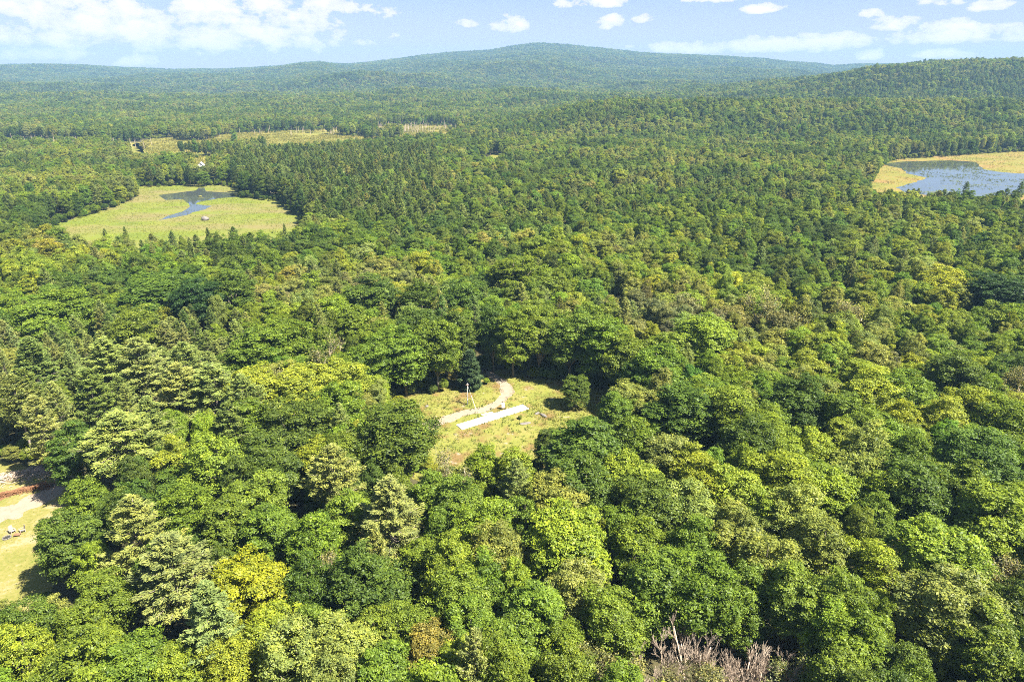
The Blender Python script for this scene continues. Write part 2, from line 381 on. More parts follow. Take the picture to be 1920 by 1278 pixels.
def sheet(name, poly, m, z, jag=1.0, step=2.0, kind='structure', seed=0, fade=0):
    """flat ground sheet with an uneven outline"""
    poly = np.asarray(poly, float); pts = []
    for i in range(len(poly)):
        a, b = poly[i], poly[(i + 1) % len(poly)]; L = np.linalg.norm(b - a); k = max(1, int(L / step))
        for j in range(k): pts.append(a + (b - a) * j / k)
    pts = np.array(pts)
    pts[:, 0] += (fbm(pts[:, 0] / (3 * step), pts[:, 1] / (3 * step), 40 + seed) - .5) * 4 * jag
    pts[:, 1] += (fbm(pts[:, 0] / (3 * step), pts[:, 1] / (3 * step), 60 + seed) - .5) * 4 * jag
    me = bpy.data.meshes.new(name); me.from_pydata([(p[0], p[1], z) for p in pts], [], [tuple(range(len(pts)))])
    me.materials.append(m); me.update()
    if me.polygons[0].normal.z < 0: me.flip_normals()
    o = bpy.data.objects.new(name, me); col.objects.link(o); return tag(o, kind=kind)
def strip(name, pts, widths, m, z, seed=0, step=.7):
    pts = np.asarray(pts, float); P = []; W = []
    for i in range(len(pts) - 1):
        p0, p1, p2, p3 = pts[max(i - 1, 0)], pts[i], pts[i + 1], pts[min(i + 2, len(pts) - 1)]
        k = max(2, int(np.linalg.norm(p2 - p1) / step))
        for j in range(k):
            t = j / k; P.append(.5 * (2 * p1 + (p2 - p0) * t + (2 * p0 - 5 * p1 + 4 * p2 - p3) * t * t + (3 * p1 - p0 - 3 * p2 + p3) * t ** 3)); W.append(widths[i] * (1 - t) + widths[i + 1] * t)
    P = np.array(P); W = np.array(W); d = np.gradient(P, axis=0); d /= np.linalg.norm(d, axis=1)[:, None]; n = np.stack([-d[:, 1], d[:, 0]], 1)
    k = np.arange(len(P)); wl = W * (.5 + .45 * (fbm(k * .35, k * 0 + 7, seed, 3) - .5)); wr = W * (.5 + .45 * (fbm(k * .35, k * 0 + 31, seed, 3) - .5))
    Lf, Rt = P + n * wl[:, None], P - n * wr[:, None]; nP = len(P)
    V = np.concatenate([np.c_[Lf, np.full(nP, z)], np.c_[Rt, np.full(nP, z)]]); Q = np.array([(i, nP + i, nP + i + 1, i + 1) for i in range(nP - 1)])
    o = bpy.data.objects.new(name, mesh_np(name, V, [Q], [m])); col.objects.link(o); tag(o, kind='structure'); return np.vstack([P + n * wl[:, None] * .55, (P - n * wr[:, None] * .55)[::-1]])
sheet('clearing_grass_ground', CLEAR_G, M_CLEAR, .02, 1.0, 1.5)
sheet('lawn_ground', LAWN_G, M_LAWN, .02, .6, 1.5, seed=3)
sheet('marsh_ground', MARSH_G, M_MARSH, .03, 2.0, 5, seed=5)
sheet('pond_marsh_ground', POND2_G, M_MARSH2, .03, 2.0, 6, seed=6)
sheet('far_marsh_ground', FAR_G, M_FARM, .05, 12.0, 14, seed=8)
sheet('far_marsh_ground', FAR_G2, M_FARM, .05, 6.0, 14, seed=9)
# small far clearing behind the middle trees
FC_G = P2([(870, 305), (900, 300), (925, 290), (960, 296), (940, 312), (880, 318)]); sheet('far_clearing_ground', FC_G, M_FARM, .9, 2, 8)
OPEN_G.append(FC_G)
# water
POND_W = P2([(296, 366), (330, 362), (368, 357), (372, 352), (382, 352), (386, 359), (420, 361), (446, 362), (447, 369), (410, 372), (388, 376), (372, 379), (366, 383), (380, 385), (398, 386), (384, 393), (362, 398), (352, 403), (325, 408), (296, 413), (318, 404), (342, 397), (358, 388), (350, 380), (345, 374), (312, 375)])
sheet('pond_water', POND_W, M_WATER, .06, .6, 2.0, seed=11)
POND2_W = P2([(1650, 307), (1700, 303), (1780, 301), (1830, 304), (1845, 318), (1870, 322), (1905, 325), (1960, 327), (2120, 330), (2120, 352), (1960, 360), (1800, 372), (1700, 362), (1680, 352), (1705, 345), (1740, 334), (1700, 325), (1690, 316)])
sheet('pond_water', POND2_W, M_WATER, .06, 1.2, 4.0, seed=12)
# dirt track across the clearing and gravel drive by the lawn
TRACK = strip('dirt_track', P2([(905, 692), (925, 705), (948, 722), (950, 738), (932, 755), (905, 768), (860, 778), (820, 792), (770, 806), (700, 815)]), [3, 3.2, 4.2, 4.0, 3.6, 3.4, 3.6, 4.2, 4.5, 4.5], M_DIRT, .035, 3)
DRIVE = strip('gravel_drive', P2([(-300, 1050), (-100, 1002), (0, 967), (60, 942), (105, 915), (150, 890)]), [7.5, 7.5, 7.0, 6.4, 5.5, 4.5], M_DIRT, .035, 5)
strip('mulch_strip', P2([(-260, 1000), (-60, 950), (0, 930), (50, 915), (92, 902)]), [5, 4.2, 3.6, 2.8, 1.4], M_MULCH, .035, 8)

# ------------------------------------------------------------------ tree builders
def quads_from(C, Nn, S, asp, r):
    """rhombic leaf sprays: centre, normal, size"""
    n = len(C); rv = r.normal(size=(n, 3)); a = np.cross(Nn, rv); a /= np.linalg.norm(a, axis=1)[:, None] + 1e-9
    b = np.cross(Nn, a); a = a * S[:, None]; b = b * (S * asp)[:, None]
    V = np.stack([C - a, C - b + a * .15, C + a, C + b + a * .15], 1).reshape(-1, 3)
    Q = np.arange(4 * n).reshape(-1, 4); return V, Q
def unit(v): return v / (np.linalg.norm(v, axis=-1)[..., None] + 1e-9)
def broadleaf(seed, nblob=125, leaves=62, Rr=5.0, H=20.0, zc=.56, zr=.44, lump=.30, bsz=.98, size=.152, topbias=.25, keep=1.0):
    r = np.random.default_rng(seed)
    k = np.arange(nblob) + .5; ph = math.pi * (1 + 5 ** .5) * k; cz = 1 - 2 * k / nblob * .92
    rr = np.sqrt(1 - cz ** 2); d = np.stack([rr * np.cos(ph), rr * np.sin(ph), cz], 1) + r.normal(size=(nblob, 3)) * .13; d = unit(d)
    # a few big lobes make the outline uneven
    lobes = unit(r.normal(size=(7, 3)) + [0, 0, .4]); amp = r.uniform(.4, 1, 7)
    e = np.max(np.exp(-(1 - d @ lobes.T) * 5.0) * amp, axis=1)
    rad = (1 - lump) + lump * 1.25 * e + r.normal(size=nblob) * .06
    rad *= np.where(r.random(nblob) < .22, r.uniform(.45, .8, nblob), 1)
    cen = d * rad[:, None] * [Rr * .86, Rr * .86, H * zr * .9] + [0, 0, H * zc]
    bs = bsz * r.uniform(.65, 1.35, nblob)
    kp = r.random(nblob) < keep; cen, bs, d = cen[kp], bs[kp], d[kp]; nb = len(cen)
    sub = 7; nc = int(leaves * 4.9 / sub); D = unit(r.normal(size=(nb, nc, 3)) + d[:, None, :] * .7 + [0, 0, topbias + .35])
    rad2 = bs[:, None, None] * r.uniform(.55, 1.22, (nb, nc, 1))
    C = cen[:, None, :] + D * rad2 * [1.1, 1.1, .78]
    C = np.repeat(C, sub, 1); D = np.repeat(D, sub, 1); cnt = nc * sub
    C = C + r.normal(size=C.shape) * np.array([.17, .17, .10]) * bsz
    Nn = unit(D * .8 + r.normal(size=D.shape) * .55 + [.12, -.1, .35])
    C, Nn = C.reshape(-1, 3), Nn.reshape(-1, 3); S = size * r.uniform(.6, 1.25, len(C)) * np.repeat(r.uniform(.6, 1.4, nb * nc), sub)
    V, Q = quads_from(C, Nn, S, .62, r)
    lv = np.repeat(np.clip(.5 + r.normal(size=len(C)) * .12 + np.repeat(r.normal(size=nb * nc) * .13, sub) + np.repeat(r.normal(size=nb) * .09, cnt), 0, 1), 4)
    crown = mesh_np('crown', V, [Q], [M_LEAF], leafvar=lv)
    t = MB(); bend = r.normal(size=2) * .3
    tp = np.array([(bend[0] * s * s, bend[1] * s * s, H * .82 * s) for s in np.linspace(-.02, 1, 9)])
    t.tube(tp, list(np.linspace(.30, .05, 9)), 7)
    idx = r.permutation(nb)[:16]
    for q in idx:
        s = np.clip((cen[q][2] / H - .22) * .85, .25, .8); i0 = int(s * 8); p0 = tp[i0]; p1 = cen[q]
        mid = (p0 + p1) / 2 + [0, 0, -.35]
        t.tube([p0, mid, p1], [.13, .08, .03], 4)
    return crown, t.mesh('trunk', [M_BARK], True)
def pine(seed, H=24.0, Rr=4.6, z0=.30, whorls=21, per=6, size=.22, droop=0.0, dens=1.0, tip=.7, width=.50):
    r = np.random.default_rng(seed); t = MB(); Cs = []; Ns = []; As = []; lv = []
    lean = r.normal(size=2) * .25
    tp = np.array([(lean[0] * s * s, lean[1] * s * s, H * s) for s in np.linspace(-.02, .985, 9)]); t.tube(tp, list(np.linspace(.30, .03, 9)), 7)
    for w in range(whorls):
        s = (w + r.uniform(-.2, .2)) / (whorls - 1); s = min(max(s, 0), 1); zz = H * (z0 + (.975 - z0) * s)
        prof = (1 - s) ** .72 * (.55 + .45 * min(1, s * 3.5)) + .07
        n = per if s < .9 else 4; a0 = r.random() * 6.28
        for b in range(n):
            if r.random() < .10 and s < .8: continue
            az = a0 + 2 * math.pi * b / n + r.normal() * .25; L = Rr * prof * r.uniform(.68, 1.18)
            up = .10 + .30 * s + r.normal() * .06 - droop * (1 - s)
            hd = np.array((math.cos(az), math.sin(az), 0)); side = np.array((-hd[1], hd[0], 0))
            us = np.linspace(0, 1, 5); pts = [np.array((0, 0, zz)) + hd * L * u + np.array((0, 0, 1)) * L * (up * u + tip * .22 * u ** 3 - droop * .3 * math.sin(u * 3.1)) for u in us]
            t.tube(pts[::2], [.07, .045, .015], 3)
            m = max(5, int(50 * dens * (.45 + L / Rr)))
            u = r.uniform(.22, 1.03, m) ** .8; lat = r.uniform(-1, 1, m) * width * L * (1.08 - u) * .9 + r.normal(size=m) * .10
            bz = L * (up * u + tip * .22 * u ** 3 - droop * .3 * np.sin(u * 3.1)) + r.normal(size=m) * .11 - np.abs(lat) * .08
            c = np.stack([hd[0] * L * u + side[0] * lat, hd[1] * L * u + side[1] * lat, zz + bz], 1)
            bv = r.normal() * .1
            for kk in range(4):
                dirn = unit(hd * .9 + side * (np.sign(lat) * .7)[:, None] + [0, 0, .35] + r.normal(size=(m, 3)) * .5)
                nn = unit(np.cross(dirn, r.normal(size=(m, 3)) * .45 + side) + 0)
                nn = nn * np.where(nn[:, 2] < 0, -1, 1)[:, None]
                Cs.append(c + r.normal(size=(m, 3)) * .12); As.append(dirn); Ns.append(nn); lv.append(np.clip(.5 + bv + r.normal(size=m) * .16, 0, 1))
    C, D, Nn = np.concatenate(Cs), np.concatenate(As), np.concatenate(Ns); lvv = np.concatenate(lv); n = len(C)
    S = size * r.uniform(.6, 1.3, n); b = unit(np.cross(Nn, D)) * (S * .30)[:, None]; a = D * S[:, None]
    V = np.stack([C - a, C - b, C + a, C + b], 1).reshape(-1, 3); Q = np.arange(4 * n).reshape(-1, 4)
    return mesh_np('crown', V, [Q], [M_NEEDLE], leafvar=np.repeat(lvv, 4)), t.mesh('trunk', [M_PBARK], True)
def bare(seed, H=15.0, stems=3, leafy=0, spread=.32):
    """bare-branched tree: upright forking stems, fine twigs"""
    r = np.random.default_rng(seed); t = MB(); tw = MB(); tips = []
    def grow(p, d, L, rad, lev):
        k = 4; pts = [p]; rr = [rad]; q = p.copy(); dd = d.copy()
        for i in range(k):
            dd = dd + r.normal(size=3) * .10 + np.array((0, 0, .05)); dd /= np.linalg.norm(dd); q = q + dd * L / k; pts.append(q.copy()); rr.append(rad * (1 - .5 * (i + 1) / k))
        (t if lev < 2 else tw).tube(pts, rr, 5 if lev < 2 else 3)
        if lev >= 4: tips.append(pts[-1]); return
        nb = [4, 5, 5, 3][lev]
        for b in range(nb):
            s = r.uniform(.30, 1.0); i = min(int(s * k), k); ax = unit(r.normal(size=3)); ax[2] = abs(ax[2]) * .3
            nd_ = unit(dd + ax * spread * r.uniform(1.0, 2.3)); grow(pts[i], nd_, L * r.uniform(.38, .62), max(rr[i] * .55, .017), lev + 1)
    for s in range(stems):
        a = 2 * math.pi * s / stems + r.random(); d = unit(np.array((math.cos(a) * .20, math.sin(a) * .20, 1.0)))
        grow(np.array((math.cos(a) * .35, math.sin(a) * .35, -.3)), d, H * r.uniform(.55, .68), .17, 0)
    trunk = t.mesh('trunk', [M_DEAD], True); twigs = tw.mesh('twigs', [M_DEAD]); crown = None
    if leafy:
        tp = np.array(tips); ix = r.integers(0, len(tp), leafy); C = tp[ix] + r.normal(size=(leafy, 3)) * .42
        V, Q = quads_from(C, unit(r.normal(size=(leafy, 3)) + [0, 0, 1]), .17 * r.uniform(.6, 1.2, leafy), .6, r)
        crown = mesh_np('crown', V, [Q], [M_LEAF], leafvar=np.repeat(r.random(leafy), 4))
    return trunk, twigs, crown

BV = [broadleaf(100 + i, **k) for i, k in enumerate([
    dict(), dict(lump=.42, nblob=130), dict(zc=.54, zr=.47, lump=.35, nblob=140), dict(bsz=1.15, nblob=110, leaves=78, lump=.38),
    dict(bsz=.85, nblob=175, leaves=50, lump=.30, size=.142), dict(zc=.62, zr=.38, lump=.5, nblob=130, bsz=1.0), dict(lump=.33, nblob=120, bsz=1.05, keep=.88),
    dict(zc=.53, zr=.48, nblob=150, lump=.45, bsz=.95), dict(nblob=190, leaves=44, bsz=.8, lump=.48, size=.14), dict(bsz=1.05, lump=.5, nblob=120, leaves=70)])]
PV = [pine(200 + i, **k) for i, k in enumerate([dict(), dict(z0=.22, Rr=5.0), dict(z0=.38, whorls=18, Rr=4.8), dict(whorls=22, per=6, Rr=4.3, z0=.26), dict(z0=.45, whorls=16, Rr=5.2, dens=1.15), dict(whorls=20, droop=.12, Rr=4.8)])]
SV = [pine(300, H=11, Rr=2.3, z0=.03, whorls=24, per=8, size=.22, droop=.25, dens=1.1, tip=.1, width=.5)]
DV = [bare(400 + i, stems=s, H=h) for i, (s, h) in enumerate([(3, 16), (4, 14), (2, 15)])]
HV = [bare(450 + i, stems=3, H=15, leafy=n) for i, n in enumerate([7000, 10000])]

TINT = {'D': (.090, .138, .018), 'G': (.142, .200, .020), 'B': (.165, .236, .020), 'Y': (.215, .262, .024), 'O': (.212, .240, .048),
        'L': (.265, .280, .018), 'S': (.185, .190, .065), 'A': (.215, .190, .04), 'P': (.215, .250, .064), 'Q': (.135, .182, .038), 'K': (.040, .076, .015), 'U': (.055, .088, .035)}
LOOK = {'D': 'dark green', 'G': 'mid green', 'B': 'fresh green', 'Y': 'yellow-green', 'O': 'pale olive', 'L': 'golden yellow', 'S': 'thin brownish', 'A': 'rusty orange',
        'P': 'pale green', 'Q': 'deep green', 'K': 'very dark green', 'U': 'blue-green'}

# ------------------------------------------------------------------ where the trees stand
# read off the photograph: (px, py of the crown's middle, width px, look)
HB = """655 965 95 G;132 1015 118 D;175 1048 70 B;60 1180 100 D;12 1175 70 O;104 1150 66 O;48 1222 110 Y;10 1190 80 D;150 1178 120 G;205 1120 110 G;170 1240 150 G;262 1250 140 G;340 1260 110 Y;425 1245 110 Y;
140 845 104 D;330 876 92 Y;412 870 130 B;350 962 120 G;432 990 130 G;480 940 120 G;505 1000 120 G;470 1105 165 L;505 1190 120 Y;596 1088 86 S;690 1100 170 D;590 1030 120 G;560 1235 140 O;645 1215 140 O;710 1195 120 G;
770 1190 100 G;620 1285 130 O;725 1265 120 G;806 1225 105 A;862 1130 120 G;852 1062 120 Y;905 1100 110 G;885 1185 110 G;500 868 120 D;470 800 130 G;560 805 130 D;632 765 110 G;645 715 100 Y;600 680 110 S;
740 815 148 D;806 935 105 G;862 955 110 G;852 895 100 S;908 880 84 B;968 885 100 Y;902 990 120 B;935 1040 120 O;1045 945 125 O;1065 1020 170 Y;1082 1112 115 O;1092 850 165 D;1182 840 110 G;1100 915 130 D;
1025 815 56 D;1285 765 165 D;1375 775 130 G;1402 835 120 D;1182 905 120 Y;1242 855 110 O;1212 955 130 D;1292 885 100 Y;1312 915 110 L;1292 965 120 O;1372 925 120 Y;1432 965 110 Y;1475 905 140 Y;1482 965 130 O;
1192 1025 110 G;1235 1095 150 G;1315 1105 150 G;1302 1025 120 G;1372 1015 130 O;1432 1055 140 O;1392 1120 120 G;1545 1025 140 O;1150 1165 130 G;1002 1150 130 G;962 1215 130 G;1062 1205 100 G;1062 1275 110 G;
1565 1135 150 G;1482 1130 140 G;1575 1195 130 B;1605 1215 150 G;1562 1275 140 G;1642 1065 110 Y;1685 1095 110 S;1762 1045 165 B;1870 1072 130 S;1785 1150 180 O;1762 1225 90 Y;1835 1215 150 G;1885 1135 100 D;1905 1235 100 D;
1860 960 180 B;1722 925 150 D;1642 935 110 Y;1602 895 110 O;1562 925 120 Y;1832 865 140 D;1682 795 88 L;1622 850 110 O;1532 850 90 Y;1502 755 120 D;1572 775 110 G;1622 742 110 Y;1702 742 110 G;1792 705 110 D;
1832 765 110 Y;1882 795 110 G;1762 795 100 Y;1900 722 76 S;1765 535 92 L;1868 548 140 K;1602 585 90 S;1442 585 100 S;1325 630 120 B;1230 690 110 G;300 545 150 D;372 560 90 K;432 545 110 D;402 615 60 Y;
250 620 100 G;120 580 120 G;60 600 110 G;540 640 120 G;480 660 120 G;480 730 120 Y;560 730 120 Y;250 690 10 G;870 560 90 D;790 565 100 D;700 560 120 D;960 520 110 G;620 590 80 B;660 605 80 B"""
# trees whose foot shows or nearly shows: (px, py of the foot, width px, height m, look)
HF = """700 752 105 22 G;762 741 110 24 G;822 733 96 26 G;655 765 90 20 G;925 698 60 25 D;962 706 92 24 G;1010 706 80 20 G;1068 712 110 25 G;1128 728 110 25 G;1190 778 100 18 D;1170 750 100 22 G;1235 745 100 22 G;1240 760 60 20 G;735 716 100 24 G;790 708 100 25 D;860 700 90 23 D;1080 764 60 11 D;846 722 26 7 A;870 690 60 22 G;365 350 24 14 D;385 350 24 14 G;376 344 26 12 D;370 336 24 11 G;384 330 24 11 D;1000 690 90 25 G;1100 700 100 25 G"""
HP = """50 632 120 Q;18 700 80 P;190 632 120 P;252 632 120 P;330 680 130 P;392 682 140 P;272 742 110 P;215 772 165 P;424 752 110 Q;160 690 110 Q;242 928 150 P;312 1000 180 P;382 1090 170 P;620 832 120 P;728 893 150 P;60 740 90 P;95 715 70 P;340 640 100 P;700 980 90 P;450 700 90 P;40 690 90 Q;232 424 16 Q;195 428 20 Q;320 432 20 Q;388 426 20 Q;436 424 24 Q;532 418 14 Q;1918 340 20 Q;1815 340 18 Q;1890 352 18 Q"""
trees = []      # dict: kind, x, y, z, R, H, cls, rot, var, hand
def rot(): return random.uniform(0, 6.283)
for s in HB.replace('\n', '').split(';'):
    a = s.split(); px, py, w, c = float(a[0]), float(a[1]), float(a[2]), a[3]
    if w < 20: continue
    H = 20.0
    for _ in range(3):
        p = unproj(px, py, .64 * H); dep = p[1] * CP + (CH - .64 * H) * SP; Rw = w * dep / FPX / 2; H = min(24, max(9, 10 + 1.7 * Rw))
    if w < 70: H = min(H, 13)
    trees.append(dict(kind='half' if c == 'S' else 'broad', x=p[0], y=p[1], R=Rw * 1.06, H=H, cls=c, hand=True))
for s in HF.split(';'):
    a = s.split(); p = unproj(float(a[0]), float(a[1])); dep = p[1] * CP + CH * SP
    trees.append(dict(kind='broad', x=p[0], y=p[1], R=float(a[2]) * dep / FPX / 2, H=float(a[3]), cls=a[4], hand=True))
for s in HP.split(';'):
    a = s.split(); H = 24.0; px, py, w = float(a[0]), float(a[1]), float(a[2])
    if py < 460: H = 17.0
    p = unproj(px, py, H); dep = p[1] * CP + (CH - H) * SP
    trees.append(dict(kind='pine', x=p[0], y=p[1], R=w * dep / FPX / 2 * 1.05, H=H, cls=a[3], hand=True))
p = unproj(882, 728); trees.append(dict(kind='spruce', x=p[0], y=p[1], R=4.6, H=13, cls='U', hand=True))
for (px, py, h, v) in [(1312, 1150, 18, 0), (1252, 1180, 16, 2), (1350, 1200, 15, 1), (1436, 1175, 17, 1), (1190, 1180, 14, 2), (1478, 1215, 13, 2), (1205, 1235, 13, 0), (1140, 1215, 12, 1), (1290, 1235, 13, 1), (1395, 1250, 12, 2), (1700, 1115, 11, 1), (1392, 1215, 12, 0)]:
    p = unproj(px, py, h * .95); trees.append(dict(kind='dead', x=p[0], y=p[1], R=h / 3, H=h, cls='W', var=v, hand=True))
for (px, py) in [(1170, 1245), (1110, 1225), (1455, 1262), (1330, 1275)]:
    p = unproj(px, py, 10); trees.append(dict(kind='half', x=p[0], y=p[1], R=5, H=14, cls='S', hand=True))
for (px, py, h) in [(603, 585, 16), (628, 625, 14), (540, 475, 15), (1590, 560, 15), (20, 490, 14), (865, 490, 14), (1415, 585, 13), (1745, 990, 12)]:
    p = unproj(px, py, h * .9); trees.append(dict(kind='dead', x=p[0], y=p[1], R=h / 3.5, H=h, cls='W', hand=True))
hx = np.array([t['x'] for t in trees]); hy = np.array([t['y'] for t in trees]); hr = np.array([t['R'] for t in trees])

# areas that must stay open to the eye (seen as ground in the photograph)
DEAD_V = [(1235, 1190), (1500, 1190), (1500, 1290), (1235, 1290)]
FAR2_V = [(10, 269), (110, 268), (240, 279), (240, 286), (10, 284)]
KEEP = [DEAD_V, CLEAR_V, LAWN_V, MARSH_V, POND2_V, FAR_V, HOUSE_V, ROCK_V]
fx, fy, fs, fband = [], [], [], []
for (d0, d1, cell, sc) in [(38, 330, 6.3, 1.0), (330, 900, 6.8, .95), (900, 1700, 8.2, 1.02), (1700, 3000, 10.5, 1.25), (3000, 4800, 14.0, 1.6), (4800, 6900, 18.5, 2.05)]:
    hw = .86 * (d1 * CP + CH * SP) + 40; gx, gy = np.meshgrid(np.arange(-hw, hw, cell), np.arange(d0, d1, cell))
    gx = gx.ravel() + rng.uniform(-.46, .46, gx.size) * cell; gy = gy.ravel() + rng.uniform(-.46, .46, gy.size) * cell
    k = np.abs(gx) < .80 * (gy * CP + CH * SP) + 38; fx.append(gx[k]); fy.append(gy[k]); fs.append(np.full(k.sum(), sc))
ush = []
def rim(poly, r0, r1, gap, out_):
    poly = np.asarray(poly); c = poly.mean(0)
    for i in range(len(poly)):
        a, b = poly[i], poly[(i + 1) % len(poly)]; L = np.linalg.norm(b - a)
        for k in range(max(1, int(L / gap))):
            p = a + (b - a) * (k + random.random()) / max(1, int(L / gap)); n = np.array((b[1] - a[1], a[0] - b[0])) / (L + 1e-6)
            if np.dot(n, p - c) < 0: n = -n
            ush.append((*(p + n * random.uniform(out_[0], out_[1])), random.uniform(r0, r1)))
for _ in range(3): rim(CLEAR_G, 1.2, 2.6, 2.2, (-5, 9))
rim(LAWN_G, 1.2, 2.4, 3.0, (-1, 6))
for _ in range(3): rim(MARSH_G, 1.3, 3.0, 3.5, (-5, 8)); rim(POND2_G, 1.3, 3.2, 4.5, (-8, 8))
for _ in range(2): rim(FAR_G, 1.8, 3.6, 7, (-20, 8))
def inside(poly, n, r0, r1):
    poly = np.asarray(poly); lo, hi = poly.min(0), poly.max(0)
    for _ in range(n):
        p = lo + (hi - lo) * (random.random(), random.random())
        if inpoly(p[0], p[1], poly) and float(fbm(p[0] / 60, p[1] / 40, 33, 3)) > (.47 if r1 < 2.9 else .40): ush.append((p[0], p[1], random.uniform(r0, r1)))
inside(FAR_G, 1500, 1.0, 3.2); inside(FAR_G2, 1100, 1.2, 3.8); inside(MARSH_G, 120, .5, 1.2); inside(POND2_G, 160, .6, 1.3)
ush = np.array(ush); nush = len(ush)
fx.append(ush[:, 0]); fy.append(ush[:, 1]); fs.append(np.full(nush, -1.0))
fx, fy, fs = map(np.concatenate, (fx, fy, fs)); shrub = fs < 0; fz = terr(fx, fy); D = fy
PXB, PYB, _ = proj(fx, fy, fz + 10)
nz_c = fbm(fx / 55, fy / 55, 71, 3); nz_p = fbm(fx / 80 + 9, fy / 80, 77, 3); ru = rng.random(len(fx)); ru2 = rng.random(len(fx))
ppine = np.where(D < 300, .07, np.where(D < 430, .16, np.where(D < 1300, .28, .28))) + (nz_p - .5) * 1.1
ppine = np.where((PXB < 470) & (PYB > 600) & (PYB < 800), .85, ppine)
ppine = np.where((PXB > 430) & (PXB < 820) & (PYB > 280) & (PYB < 420), .75, ppine); ppine = np.where((PXB > 1480) & (PYB < 190) & (PYB > 130), .6, ppine)
fpine = ru < ppine
darkp = fpine & (((PXB > 430) & (PXB < 820) & (PYB > 280) & (PYB < 420)) | ((PXB > 1480) & (PYB < 190)))
fR = np.where(fpine, np.where(D > 330, 1.36, 1.0) * rng.uniform(2.9, 4.6, len(fx)), rng.uniform(2.9, 6.7, len(fx))) * fs
fH = (.80 + .4 * fbm(fx / 22, fy / 22, 91, 2)) * np.where(fpine, rng.uniform(14.5, 21, len(fx)) * np.where(D > 330, .88, 1.0) * np.where(darkp & (D < 900), 1.25, 1.0), rng.uniform(14, 20.5, len(fx))) * np.where(fs > 1, 1.05, 1)
fR[shrub] = ush[:, 2]; fH[shrub] = ush[:, 2] * rng.uniform(1.5, 2.6, nush); fpine[shrub] = False
keep = np.ones(len(fx), bool)
for pg in OPEN_G: keep &= ~inpoly(fx, fy, pg) | shrub | ((fy > 740) & (fbm(fx / 60, fy / 110, 88, 3) > .74) & (PXB < 900))
near = fy < 1500
keep &= (rng.random(len(fx)) > .03 + .5 * (fbm(fx / 14, fy / 30, 57, 2) > .74)) | shrub
for hh, side in ((0.0, 0), (.35, 1), (.35, -1), (.65, 1), (.65, -1), (.85, .7), (.85, -.7), (1.0, 0)):
    px, py, dep = proj(fx + side * fR * .9, fy, fz + fH * hh)
    for kp in KEEP: keep &= ~(inpoly(px, py, kp) & near & ~((fy > 740) & (fbm(fx / 60, fy / 110, 88, 3) > .73) & (px < 900)))
for i in range(0, len(fx)):
    if fy[i] > 520 or not keep[i] or shrub[i]: continue
    d = np.hypot(hx - fx[i], hy - fy[i])
    if np.any(d < .62 * (hr + fR[i] * .82)): keep[i] = False
# thin the wood just behind the camera-side shore rows
fx, fy, fz, fR, fH, fpine, nz_c, ru2, fs, shrub, darkp = [a[keep] for a in (fx, fy, fz, fR, fH, fpine, nz_c, ru2, fs, shrub, darkp)]
cl = []
for i in range(len(fx)):
    u, c = ru2[i], nz_c[i]
    if fpine[i]: cl.append('P' if u < (.25 if darkp[i] else .62 + (c - .5) * 1.4) else 'Q')
    else:
        w = .66 * u + .17 + (c - .5) * 2.1
        if fy[i] < 330: cl.append('D' if w < .13 else 'G' if w < .45 else 'B' if w < .56 else 'Y' if w < .78 else 'O' if w < 1.18 else 'S')
        else: cl.append('D' if w < .20 else 'G' if w < .62 else 'Y' if w < .78 else 'O')
cl = np.array(cl)
# edge rows at the back of the left marsh: tall pines with bare lower stems
# rank by how large the crown shows
px, py, dep = proj(fx, fy, fz + fH * .6); siz = fR * FPX / dep
infr = (px > -siz) & (px < 1920 + siz) & (py < 1278 + siz * 1.3) & (py > 0)
sel = np.zeros(len(fx), bool)
nb_h = sum(t['kind'] in ('broad', 'half') for t in trees); np_h = sum(t['kind'] == 'pine' for t in trees)
for isp, room in ((False, 298 - nb_h), (True, 130 - np_h)):
    ix = np.where(infr & ~shrub & (fpine == isp))[0]; ix = ix[np.argsort(-siz[ix])][:room]; sel[ix] = True
for i in np.where(sel)[0]:
    trees.append(dict(kind='pine' if fpine[i] else ('half' if cl[i] == 'S' else 'broad'), x=fx[i], y=fy[i], R=fR[i], H=fH[i], cls=str(cl[i]), hand=False))

# ------------------------------------------------------------------ the single trees, with their labels
ROWS = [(455, 'by the left marsh'), (600, 'far beyond the clearing'), (700, 'just behind the clearing'), (850, 'level with the clearing'), (980, 'just below the clearing'), (1110, 'in the lower canopy'), (5000, 'along the bottom edge')]
COLS = [(150, 'far left'), (340, 'left'), (530, 'inner left'), (740, 'left of centre'), (960, 'centre-left'), (1150, 'centre-right'), (1350, 'right of centre'), (1560, 'inner right'), (1750, 'right'), (9000, 'far right')]
NOUN = {'broad': 'broadleaf tree', 'pine': 'pine', 'dead': 'bare dead tree', 'half': 'half-bare tree'}
ORD = ['first', 'second', 'third', 'fourth', 'fifth', 'sixth', 'seventh', 'eighth', 'ninth', 'tenth', 'eleventh', 'twelfth', 'thirteenth', 'fourteenth', 'fifteenth', 'sixteenth', 'seventeenth', 'eighteenth']
CARD = ['', '', 'two', 'three', 'four', 'five', 'six', 'seven', 'eight', 'nine', 'ten', 'eleven', 'twelve', 'thirteen', 'fourteen', 'fifteen', 'sixteen', 'seventeen', 'eighteen']
